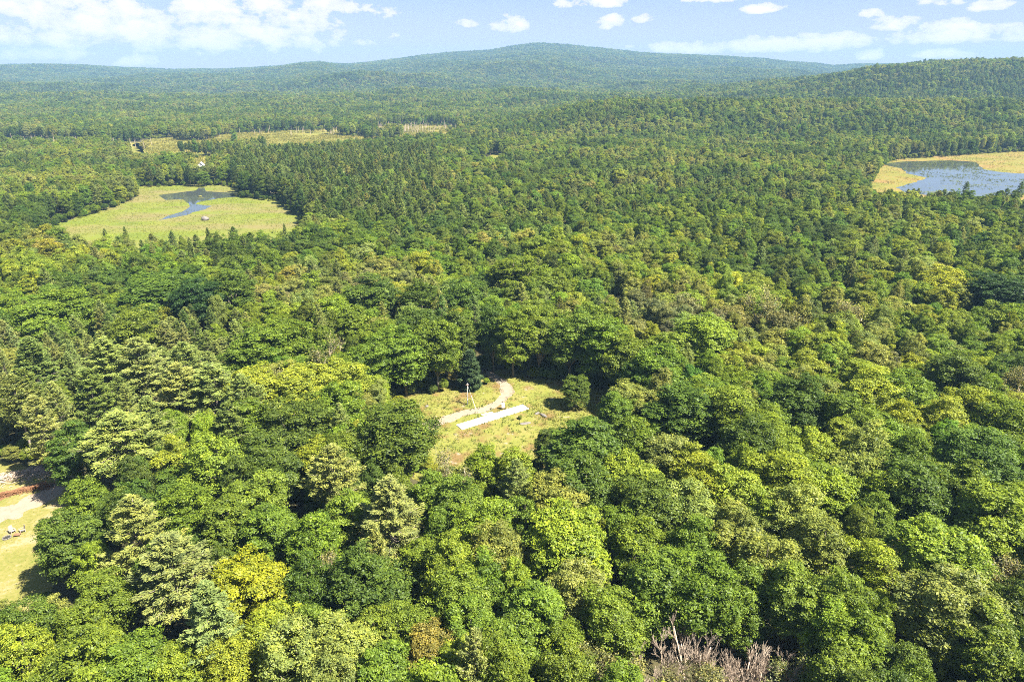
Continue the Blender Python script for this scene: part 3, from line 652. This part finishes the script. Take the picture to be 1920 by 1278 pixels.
SPECIAL = {(1765, 535): 'golden yellow rounded tree standing out at the right, beside a very dark tree', (1868, 548): 'broad very dark tree at the right edge, beside the golden yellow tree',
           (740, 815): 'large dark oak with a round crown at the left side of the clearing', (1080, 764): 'small dark round tree alone at the right side of the clearing, casting a shadow',
           (846, 722): 'small rusty orange tree beside the blue-green spruce', (132, 1015): 'dark green round tree at the right edge of the lawn with the chairs',
           (470, 1105): 'wide golden yellow maple in the lower left canopy', (806, 1225): 'rusty orange tinged tree at the bottom edge, left of centre', (822, 733): 'tall tree with a bare pale trunk at the back edge of the clearing',
           (1682, 795): 'golden yellow topped tree in the canopy at the right, level with the clearing', (140, 845): 'dark green tree where the gravel drive meets the wood'}
groups = {}
for t in trees:
    t['z'] = float(terr(t['x'], t['y'])); zc = t['z'] + t['H'] * (.8 if t['kind'] == 'pine' else .62)
    t['px'], t['py'], _ = [float(v) for v in proj(t['x'], t['y'], zc)]; t['label'] = None
    if t['kind'] == 'spruce': t['label'] = 'small dense blue-green spruce at the back edge of the clearing'; continue
    if t['hand']:
        fpx = proj(t['x'], t['y'], t['z'])
        for (sx, sy), lb in SPECIAL.items():
            if t['kind'] == 'broad' and (abs(t['px'] - sx) < 10 and abs(t['py'] - sy) < 14 or abs(fpx[0] - sx) < 4 and abs(fpx[1] - sy) < 4): t['label'] = lb
    if t['label']: continue
    row = next(n for y, n in ROWS if t['py'] < y); cl_ = next(n for x, n in COLS if t['px'] < x)
    groups.setdefault((row, cl_, t['kind'], t['cls']), []).append(t)
for (row, c_, k, cls), L in groups.items():
    look = '' if cls == 'W' else ('' if k == 'half' else LOOK[cls] + ' '); n = len(L); L.sort(key=lambda t: t['px'])
    for i, t in enumerate(L):
        nn = look + NOUN[k]
        if n == 1: lb = f'the {nn} {row}, {c_}'
        elif n == 2: lb = f'{"left" if i == 0 else "right"} one of two {nn}s {row}, {c_}'
        elif i == 0: lb = f'leftmost of {CARD[min(n, 18)]} {nn}s {row}, {c_}'
        elif i == n - 1: lb = f'rightmost of {CARD[min(n, 18)]} {nn}s {row}, {c_}'
        else: lb = f'{ORD[min(i, 17)]} from left of {CARD[min(n, 18)]} {nn}s {row}, {c_}'
        t['label'] = ' '.join(lb.split()[:16])
NAME = {'broad': 'broadleaf_tree', 'pine': 'pine_tree', 'dead': 'dead_tree', 'half': 'half_bare_tree', 'spruce': 'spruce_tree'}
CAT = {'broad': 'tree', 'pine': 'pine tree', 'dead': 'dead tree', 'half': 'tree', 'spruce': 'spruce tree'}
GRP = {'broad': 'broadleaf trees of the wood', 'pine': 'pines of the wood', 'dead': 'bare dead trees', 'half': 'half-bare trees of the wood', 'spruce': None}
first_b, first_p = {}, {}
def jit(c, a=.12):
    b = random.uniform(1 - a, 1 + a); return [c[0] * b * random.uniform(1 - a * .8, 1 + a * .8), c[1] * b, c[2] * b * random.uniform(1 - a, 1 + a)]
def child(name, me, parent, tint=None):
    o = bpy.data.objects.new(name, me); col.objects.link(o); o.parent = parent
    if tint is not None: o['tint'] = tint
    return o
for n, t in enumerate(trees):
    k = t['kind']; e = empty(NAME[k], (t['x'], t['y'], t['z']), rot(), t['label'], CAT[k], GRP[k])
    if k == 'broad':
        v = 7 if 'small dark round' in t['label'] else n % len(BV); c = child('crown', BV[v][0], e, jit(TINT[t['cls']])); tr = child('trunk', BV[v][1], e); first_b.setdefault(v, (c, tr)); e.scale = (t['R'] / 5, t['R'] / 5, t['H'] / 20)
    elif k == 'pine':
        v = n % len(PV); c = child('crown', PV[v][0], e, jit(TINT[t['cls']])); tr = child('trunk', PV[v][1], e); first_p.setdefault(v, (c, tr)); e.scale = (t['R'] / 4.6, t['R'] / 4.6, t['H'] / 24)
    elif k == 'spruce':
        child('crown', SV[0][0], e, list(TINT['U'])); child('trunk', SV[0][1], e); e.scale = (t['R'] / 2.3 * .95, t['R'] / 2.3 * .95, t['H'] / 11)
    elif k == 'dead':
        v = t.get('var', n % 3); child('trunk', DV[v][0], e); child('twigs', DV[v][1], e); s = t['H'] / 15; e.scale = (s, s, s)
    else:
        v = n % 2; child('trunk', HV[v][0], e); child('twigs', HV[v][1], e); child('crown', HV[v][2], e, jit(TINT['S'])); s = t['H'] / 15; e.scale = (t['R'] / 4.6, t['R'] / 4.6, s)

# ------------------------------------------------------------------ the rest of the forest: one mass of broadleaf, one of pine
def forest(name, idx, protos, R0, H0, label, seed):
    r = np.random.default_rng(seed); n = len(idx)
    me = bpy.data.meshes.new(name); me.vertices.add(n); me.vertices.foreach_set('co', np.stack([fx[idx], fy[idx], fz[idx] - .1], 1).astype(np.float32).ravel())
    var = me.attributes.new('variant', 'INT', 'POINT'); var.data.foreach_set('value', r.integers(0, len(protos), n).astype(np.int32))
    sc = me.attributes.new('size3', 'FLOAT_VECTOR', 'POINT'); sc.data.foreach_set('vector', np.stack([fR[idx] / R0, fR[idx] / R0, fH[idx] / H0], 1).astype(np.float32).ravel())
    ro = me.attributes.new('turn', 'FLOAT', 'POINT'); ro.data.foreach_set('value', r.uniform(0, 6.283, n).astype(np.float32))
    T = np.array([TINT[c] for c in cl[idx]]); far = sstep(600, 2200, fy[idx])[:, None]
    T = T * (1 + r.normal(size=(n, 1)) * .13); T[:, 0] *= 1 + r.normal(size=n) * .09; T[:, 2] *= 1 + r.normal(size=n) * .12; T = np.clip(T, .01, .4)
    ti = me.attributes.new('tintp', 'FLOAT_VECTOR', 'POINT'); ti.data.foreach_set('vector', T.astype(np.float32).ravel())
    o = bpy.data.objects.new(name, me); col.objects.link(o); tag(o, label, 'forest', kind='stuff')
    ng = bpy.data.node_groups.new(name + '_nodes', 'GeometryNodeTree'); ng.interface.new_socket('Geometry', in_out='INPUT', socket_type='NodeSocketGeometry'); ng.interface.new_socket('Geometry', in_out='OUTPUT', socket_type='NodeSocketGeometry')
    GN, GL = ng.nodes, ng.links; gi = GN.new('NodeGroupInput'); go = GN.new('NodeGroupOutput'); join = GN.new('GeometryNodeJoinGeometry')
    def attr(nm, dt):
        a = GN.new('GeometryNodeInputNamedAttribute'); a.data_type = dt; a.inputs[0].default_value = nm
        return next(s for s in a.outputs if s.enabled and s.name == 'Attribute')
    va, sa, ra, ta = attr('variant', 'INT'), attr('size3', 'FLOAT_VECTOR'), attr('turn', 'FLOAT'), attr('tintp', 'FLOAT_VECTOR')
    cx = GN.new('ShaderNodeCombineXYZ'); GL.new(ra, cx.inputs[2])
    posn = GN.new('GeometryNodeInputPosition'); sp = GN.new('ShaderNodeSeparateXYZ'); GL.new(posn.outputs[0], sp.inputs[0])
    nearc = GN.new('FunctionNodeCompare'); nearc.data_type = 'FLOAT'; nearc.operation = 'LESS_THAN'; GL.new(sp.outputs[1], nearc.inputs[0]); nearc.inputs[1].default_value = 1500
    for v, (c, tr) in protos.items():
        cmp = GN.new('FunctionNodeCompare'); cmp.data_type = 'INT'; cmp.operation = 'EQUAL'
        ins = [s for s in cmp.inputs if s.enabled]; GL.new(va, ins[0]); ins[1].default_value = v
        for ob, isn in ((c, False), (tr, True)):
            oi = GN.new('GeometryNodeObjectInfo'); oi.transform_space = 'ORIGINAL'; oi.inputs['Object'].default_value = ob; oi.inputs['As Instance'].default_value = True
            ip = GN.new('GeometryNodeInstanceOnPoints'); GL.new(gi.outputs[0], ip.inputs['Points']); GL.new(oi.outputs['Geometry'], ip.inputs['Instance'])
            GL.new(cx.outputs[0], ip.inputs['Rotation']); GL.new(sa, ip.inputs['Scale'])
            if isn:
                bo = GN.new('FunctionNodeBooleanMath'); bo.operation = 'AND'; GL.new(cmp.outputs[0], bo.inputs[0]); GL.new(nearc.outputs[0], bo.inputs[1]); GL.new(bo.outputs[0], ip.inputs['Selection'])
                GL.new(ip.outputs[0], join.inputs[0])
            else:
                GL.new(cmp.outputs[0], ip.inputs['Selection'])
                st = GN.new('GeometryNodeStoreNamedAttribute'); st.data_type = 'FLOAT_COLOR'; st.domain = 'INSTANCE'; st.inputs['Name'].default_value = 'tint'
                vin = next(s for s in st.inputs if s.enabled and s.name == 'Value'); GL.new(ip.outputs[0], st.inputs[0]); GL.new(ta, vin); GL.new(st.outputs[0], join.inputs[0])
    GL.new(join.outputs[0], go.inputs[0])
    md = o.modifiers.new('scatter', 'NODES'); md.node_group = ng; return o
rest = ~sel
print('forest points', rest.sum(), 'things', len(trees), 'near broad', nb_h)
forest('broadleaf_forest', np.where(rest & ~fpine)[0], first_b, 5.0, 20.0, 'mass of smaller broadleaf trees filling the wood out to the hills', 1)
forest('pine_forest', np.where(rest & fpine)[0], first_p, 4.6, 24.0, 'mass of smaller pines mixed through the wood out to the hills', 2)


# ------------------------------------------------------------------ ground cover (nobody could count it)
def tufts(name, poly, n, h, m, tint, z, label, spread=.5, seed=0, dens=None, avoid=()):
    r = np.random.default_rng(seed); poly = np.asarray(poly); lo, hi = poly.min(0), poly.max(0)
    lo = np.maximum(lo, [-900, 0]); hi = np.minimum(hi, [900, 1500]); P = r.uniform(lo, hi, (n, 2)); k = inpoly(P[:, 0], P[:, 1], poly)
    for a in avoid: k &= ~inpoly(P[:, 0], P[:, 1], a)
    k &= fbm(P[:, 0] / (10 * h + 12), P[:, 1] / (10 * h + 12), seed, 4) + r.normal(size=n) * .06 > (.40 if dens is None else dens)
    P = P[k]; n = len(P); B = 5; C = np.repeat(np.c_[P, np.full(n, z)], B, 0); C[:, :2] += r.normal(size=(n * B, 2)) * h * spread
    a = r.uniform(0, 6.28, n * B); w = h * .16; hh = h * r.uniform(.5, 1.2, n * B); d = np.stack([np.cos(a), np.sin(a), a * 0], 1) * w
    top = C + np.stack([r.normal(size=n * B) * h * .3, r.normal(size=n * B) * h * .3, hh], 1)
    V = np.stack([C - d, C + d, top], 1).reshape(-1, 3); T = np.arange(3 * n * B).reshape(-1, 3)
    o = bpy.data.objects.new(name, mesh_np(name, V, [T], [m], leafvar=np.repeat(r.random(n * B), 3))); col.objects.link(o); o['tint'] = tint; return tag(o, label, 'grass', kind='stuff')
tufts('clearing_grass', CLEAR_G, 15000, .32, M_LEAF, [.20, .185, .05], .02, 'dry yellow and green grass of the clearing', seed=3, avoid=(TRACK,))
tufts('clearing_weeds', CLEAR_G, 2600, .6, M_LEAF, [.11, .15, .03], .02, 'taller green weeds in patches of the clearing', seed=9, dens=.56, avoid=(TRACK,))
tufts('lawn_grass', LAWN_G, 9000, .16, M_LEAF, [.21, .185, .055], .02, 'short thin grass of the lawn', seed=4, avoid=(DRIVE,))
tufts('marsh_grass', MARSH_G, 20000, .5, M_LEAF, [.14, .155, .024], .03, 'yellow-green marsh grass round the left pond', seed=5, avoid=(POND_W,))
tufts('marsh_grass', POND2_G, 30000, .7, M_LEAF, [.18, .15, .045], .03, 'yellow and rusty marsh grass round the right pond', seed=6, avoid=(POND2_W,))
tufts('marsh_grass', FAR_G, 50000, 1.5, M_LEAF, [.19, .175, .03], .05, 'pale marsh grass of the far marsh', seed=7)
tufts('pond_reeds', POND2_W, 9000, .75, M_LEAF, [.13, .16, .035], .06, 'reeds and floating plants breaking the right pond', seed=21, dens=.53)
tufts('pond_reeds', POND_W, 1500, .45, M_LEAF, [.12, .15, .03], .06, 'reeds breaking the edges of the left pond', seed=22, dens=.55)
r = np.random.default_rng(77); sn = MB(); cnt = 0
while cnt < 340:
    q = [(-170, 1290, 80, 110), (-690, 985, 130, 60), (-610, 930, 110, 50), (-330, 1190, 120, 30), (-240, 1280, 110, 40)][int(r.choice(5, p=[.32, .22, .16, .12, .18]))]
    x, y = q[0] + r.normal() * q[2] * .6, q[1] + r.normal() * q[3] * .6; h = r.uniform(6, 13); z = float(terr(x, y)); cnt += 1
    sn.tube([(x, y, z - .3), (x + r.normal() * .2, y, z + h * .6), (x + r.normal() * .4, y, z + h)], [.26, .17, .06], 4)
    for b in range(3):
        zz = z + h * r.uniform(.4, .9); a = r.uniform(0, 6.28); sn.tube([(x, y, zz), (x + math.cos(a) * 1.3, y + math.sin(a) * 1.3, zz + .5)], [.08, .03], 3)
o = sn.build('dead_snags', M_DEAD); tag(o, 'pale haze of standing dead stems in the far marsh', 'dead stems', kind='stuff')

# ------------------------------------------------------------------ things in the clearing
def at(px, py, z=0.0):
    p = unproj(px, py, z); return Vector((p[0], p[1], 0))
def slab(name, c4, h, lab, cat, m=M_CONC):
    c = [at(*q) for q in c4]; L = (c[1] - c[0]).length; W = (c[3] - c[0]).length; o0 = sum(c, Vector()) / 4; a = math.atan2((c[1] - c[0]).y, (c[1] - c[0]).x)
    b = MB(); b.box((0, 0, h / 2 - .05), (L, W, h + .1), bevel=.02); o = b.build(name, m); o.location = (o0.x, o0.y, .02); o.rotation_euler = (0, 0, a); return tag(o, lab, cat)
sl = slab('concrete_slab', [(866.7, 805.8), (992.5, 766.7), (976.7, 759), (857.5, 796.7)], .22, 'long white concrete slab across the middle of the clearing', 'concrete slab')
print('slab', sl.dimensions)
slab('concrete_pad', [(904, 779), (925, 774.5), (922, 772.5), (902, 776.5)], .12, 'short thin concrete strip behind the long white slab', 'concrete pad')
# service pole with guy
p = at(877, 758); e = empty('utility_pole', p, 0, 'short brown wooden utility pole with a guy wire beside the dirt track', 'utility pole')
b = MB(); b.tube([(0, 0, -.3), (0, 0, 3.4), (.04, 0, 7.0)], [.19, .16, .12], 10); b.build('post', M_GREYW, e, True)
b = MB(); b.tube([(0, -.24, .2), (0, -.24, 3.0), (.02, -.2, 6.4)], [.05, .05, .05], 6); b.box((0, -.3, 1.7), (.3, .16, .5), bevel=.02); b.build('conduit', M_METAL, e)
b = MB(); b.box((.04, -.16, 6.5), (.9, .1, .12), bevel=.01); b.build('crossarm', M_WOOD, e)
b = MB()
for dx in (-.35, 0, .35): b.tube([(.04 + dx, -.16, 6.55), (.04 + dx, -.16, 6.72), (.04 + dx, -.16, 6.78)], [.045, .06, .03], 8)
b.build('insulator', M_WHITE, e)
g1 = at(892.5, 767.5) - p; b = MB(); b.tube([(.04, 0, 6.6), (g1.x, g1.y, 0)], [.022, .022], 5); gw = b.build('guy_wire', M_METAL, e)
b = MB(); tp = Vector((.04, 0, 6.6)); gd = g1 - tp; b.tube([tp + gd * .45, tp + gd * .98], [.075, .085], 8); b.build('guard_sleeve', M_YEL, gw)
# meter cabinet on posts
p = at(943.5, 767); e = empty('meter_cabinet', p, R_(8), 'white electrical cabinet standing beside the far edge of the slab', 'electrical cabinet')
b = MB(); b.box((0, 0, 1.25), (.95, .5, 1.35), bevel=.03); bo = b.build('cabinet', M_WHITE, e)
b = MB(); b.box((0, -.262, 1.25), (.82, .02, 1.2), bevel=.008); b.build('door', M_WHITE, e)
b = MB(); b.box((.3, -.285, 1.2), (.04, .03, .22), bevel=.005); b.build('latch', M_METAL, e)
b = MB(); b.box((0, 0, 1.96), (1.08, .62, .07), bevel=.02); b.build('cap', M_METAL, e)
for sx in (-.36, .36): b = MB(); b.box((sx, 0, .25), (.09, .09, .75)); b.build('leg', M_WOOD, e)
# short dark tapered bar left of the pole, rocks
def rock(name, p, size, lab, cat='rock', seed=0, m=M_ROCK, grp=None):
    import bmesh
    bm = bmesh.new(); bmesh.ops.create_icosphere(bm, subdivisions=3, radius=1); r = np.random.default_rng(seed); cuts = unit(r.normal(size=(9, 3)))
    for v in bm.verts:
        c = np.array(v.co); k = min(1.0, min(.78 / max(.05, float(c @ q)) if c @ q > .78 else 1.0 for q in cuts)); k *= 1 + .07 * (float(fbm(c[0] * 2 + seed, c[1] * 2 + c[2] * 3, seed)) - .5)
        v.co = (c[0] * k * size[0], c[1] * k * size[1], c[2] * k * size[2])
    me = bpy.data.meshes.new(name); bm.to_mesh(me); bm.free(); me.materials.append(m)
    for f in me.polygons: f.use_smooth = True
    o = bpy.data.objects.new(name, me); col.objects.link(o); o.location = (p.x, p.y, size[2] * .45); o.rotation_euler = (0, 0, seed * 1.7); return tag(o, lab, cat, grp)
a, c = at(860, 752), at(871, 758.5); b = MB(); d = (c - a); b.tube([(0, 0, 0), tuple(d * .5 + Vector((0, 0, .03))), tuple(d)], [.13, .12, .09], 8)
o = b.build('dark_bar', M_WOOD, None, True); o.location = (a.x, a.y, .12); tag(o, 'short dark bar lying left of the utility pole', 'log')
rock('flat_rock', at(985, 794), (1.7, .8, .28), 'flat pale rock in the grass below the right end of the slab', seed=2)
rock('flat_rock', at(1019, 779), (1.5, .7, .3), 'flat pale rock at the right side of the clearing under the oak edge', seed=5)
rock('flat_rock', at(1008, 775), (1.0, .6, .25), 'small pale rock right of the slab, left of a bigger one', seed=6)
rock('field_stone', at(783, 735), (.9, .6, .4), 'pale stone at the back left rim of the clearing', seed=7)
rock('field_stone', at(800, 762), (.7, .5, .3), 'pale stone on the left grass of the clearing', seed=8)
rock('boulder', at(385, 413), (2.8, 2.2, 2.0), 'large pale boulder alone in the left marsh', 'boulder', 11)
rock('tussock', at(375, 369), (2.2, 1.6, .7), 'small pale tussock in the dark pond water of the left marsh', 'tussock', 12, M_MARSH)
# bushes
for i, (px, py, R0, H0, c_, lb) in enumerate([(1003, 708, 2.6, 3.0, 'Y', 'bright yellow-green bush at the back of the clearing, left one'), (1020, 708, 2.4, 2.6, 'B', 'bright green bush at the back of the clearing, middle one'), (1036, 711, 2.4, 2.8, 'Y', 'bright bush at the back of the clearing, right one'),
        (1112, 720, 3.2, 2.6, 'B', 'bright green bush in a gap of the shade behind the small round tree'), (812, 737, 1.6, 2.6, 'D', 'dark green bush at the foot of the pale trunked tree'), (833, 734, 1.8, 3.2, 'G', 'green bush between the pale trunk and the spruce'),
        (975, 785, .9, .9, 'O', 'low weedy bush just below the slab'), (912, 720, 1.2, 1.6, 'Y', 'yellow-green bush right of the spruce by the track')]):
    p = at(px, py); e = empty('bush', p, rot(), lb, 'bush', 'bushes in the clearing'); child('foliage', BV[(i * 3) % len(BV)][0], e, jit(TINT[c_])); e.scale = (R0 / 5, R0 / 5, H0 / 14); e.location.z = -.1 * H0

# ------------------------------------------------------------------ house beyond the left marsh
hp = Vector((HOUSE_XY[0], HOUSE_XY[1], 0)); e = empty('house', hp, R_(14), 'white house with a grey roof glimpsed between the pines beyond the left marsh', 'house')
b = MB(); b.box((0, 0, 3.6), (6.5, 9, 7.2)); b.add([(-3.25, -4.5, 7.2), (3.25, -4.5, 7.2), (0, -4.5, 10.3), (-3.25, 4.5, 7.2), (3.25, 4.5, 7.2), (0, 4.5, 10.3)], [(0, 3, 5, 2), (1, 2, 5, 4)], [(0, 2, 1)[::-1], (3, 4, 5)]); wl = b.build('wall', M_WHITE, e)
b = MB()
for s in (-1, 1):
    n = Vector((s * 3.1, 0, 3.25)).normalized(); V = [(s * 3.7, -5, 6.95), (s * 3.7, 5, 6.95), (0, 5, 10.55), (0, -5, 10.55)]; V2 = [(x, y, z - .18) for x, y, z in V]; b.add(V + V2, [(0, 1, 2, 3), (7, 6, 5, 4), (0, 4, 5, 1), (0, 3, 7, 4), (1, 5, 6, 2)])
b.build('roof', M_ROOF, e)
for (x, z) in ((-1.6, 5.2), (1.6, 5.2), (-1.6, 2.2), (1.6, 2.2), (0, 8.3)):
    b = MB(); b.box((x, -4.53, z), (1.15, .08, 1.6)); w = b.build('window', M_WHITE, e); b = MB(); b.box((x, -4.6, z), (.9, .06, 1.35)); b.build('pane', M_GLASS, w)

# ------------------------------------------------------------------ the lawn corner: chairs, fire ring, slash piles
def chair(p, rz, lab):
    e = empty('garden_chair', p, rz, lab, 'chair', 'wooden chairs on the lawn'); t = Matrix.Rotation(R_(-12), 3, 'X')
    b = MB()
    for i in range(5): b.box((0, -.28 + i * .125, .40 - i * .022), (.56, .11, .025))
    b.build('seat', M_GREYW, e); b = MB()
    for i in range(6): x = -.25 + i * .1; b.box((x, .36, .78), (.085, .022, .88 - abs(x) * .5), tilt=t)
    b.build('backrest', M_GREYW, e)
    for s in (-1, 1):
        b = MB(); b.box((s * .36, 0, .58), (.14, .78, .03), bevel=.01); b.build('armrest', M_GREYW, e)
        b = MB(); b.box((s * .32, -.34, .28), (.09, .05, .58)); b.build('leg', M_GREYW, e)
        b = MB(); b.box((s * .30, .30, .20), (.05, .09, .44)); b.build('leg', M_GREYW, e)
    e.scale = (1.35, 1.35, 1.35); return e
chair(at(24, 998), R_(60), 'grey wooden garden chair on the lawn, left of the pair'); chair(at(43, 997), R_(-40), 'grey wooden garden chair on the lawn, right of the pair')
p = at(33, 1004); e = empty('low_table', p, R_(15), 'low brown wooden table in front of the two garden chairs', 'table')
b = MB(); b.box((0, 0, .43), (1.3, .9, .06), bevel=.015); b.build('table_top', M_WOOD, e)
for sx in (-.52, .52):
    for sy in (-.34, .34): b = MB(); b.box((sx, sy, .2), (.08, .08, .42)); b.build('leg', M_WOOD, e)
p = at(13, 1008); e = empty('fire_ring', p, 0, 'small ring of stones round a dark fire pit on the lawn', 'fire pit'); b = MB()
for i in range(11): a = i * .571; b.box((.75 * math.cos(a), .75 * math.sin(a), .12), (.34, .22, .24), rot=a + 1.57, bevel=.05)
b.build('stone_rim', M_ROCK, e); b = MB(); b.tube([(0, 0, .02), (0, 0, .07)], [.66, .6], 16); b.build('ash_bed', M_DARK, e)
def slash(name, p, L, W, Hh, n, m, lab, rz, seed):
    r = np.random.default_rng(seed); b = MB()
    for i in range(n):
        x, y = r.uniform(-.5, .5) * L, r.normal() * W * .22; hh = Hh * max(.1, 1 - (2 * y / W) ** 2) * r.uniform(.1, 1); a = r.uniform(0, 3.14); l = r.uniform(.6, 2.2); d = np.array((math.cos(a), math.sin(a), r.normal() * .22)) * l / 2; c = np.array((x, y, hh))
        b.tube([c - d, c + [0, 0, r.normal() * .1], c + d], [.05, .04, .015], 3)
    o = b.build(name, m); o.location = p; o.rotation_euler = (0, 0, rz); return tag(o, lab, 'brush pile')
slash('brush_pile', at(30, 895), 17, 7, 1.5, 900, M_DEAD, 'grey pile of cut branches beside the gravel drive', R_(18), 3)
slash('brush_pile', at(30, 924), 15, 2.6, .7, 700, M_RUST, 'long rust brown heap of dead branches along the gravel drive', R_(24), 4)
slash('brush_pile', at(72, 880), 3, 2.4, 1.0, 200, M_GREYW, 'small grey heap of twigs at the edge of the wood above the drive', R_(10), 5)

# ------------------------------------------------------------------ haze
hz = MB(); hz.box((0, 0, 178), (17600, 17600, 394))
ho = hz.build('haze', mat('haze_air')); g = G(ho.data.materials[0])
pv = g.node('ShaderNodeVolumePrincipled', {'Color': (.27, .47, .68, 1), 'Density': 1.1e-4, 'Anisotropy': 0.0}); g.l.new(pv.outputs[0], g.o.inputs['Volume'])
tag(ho, kind='stuff')
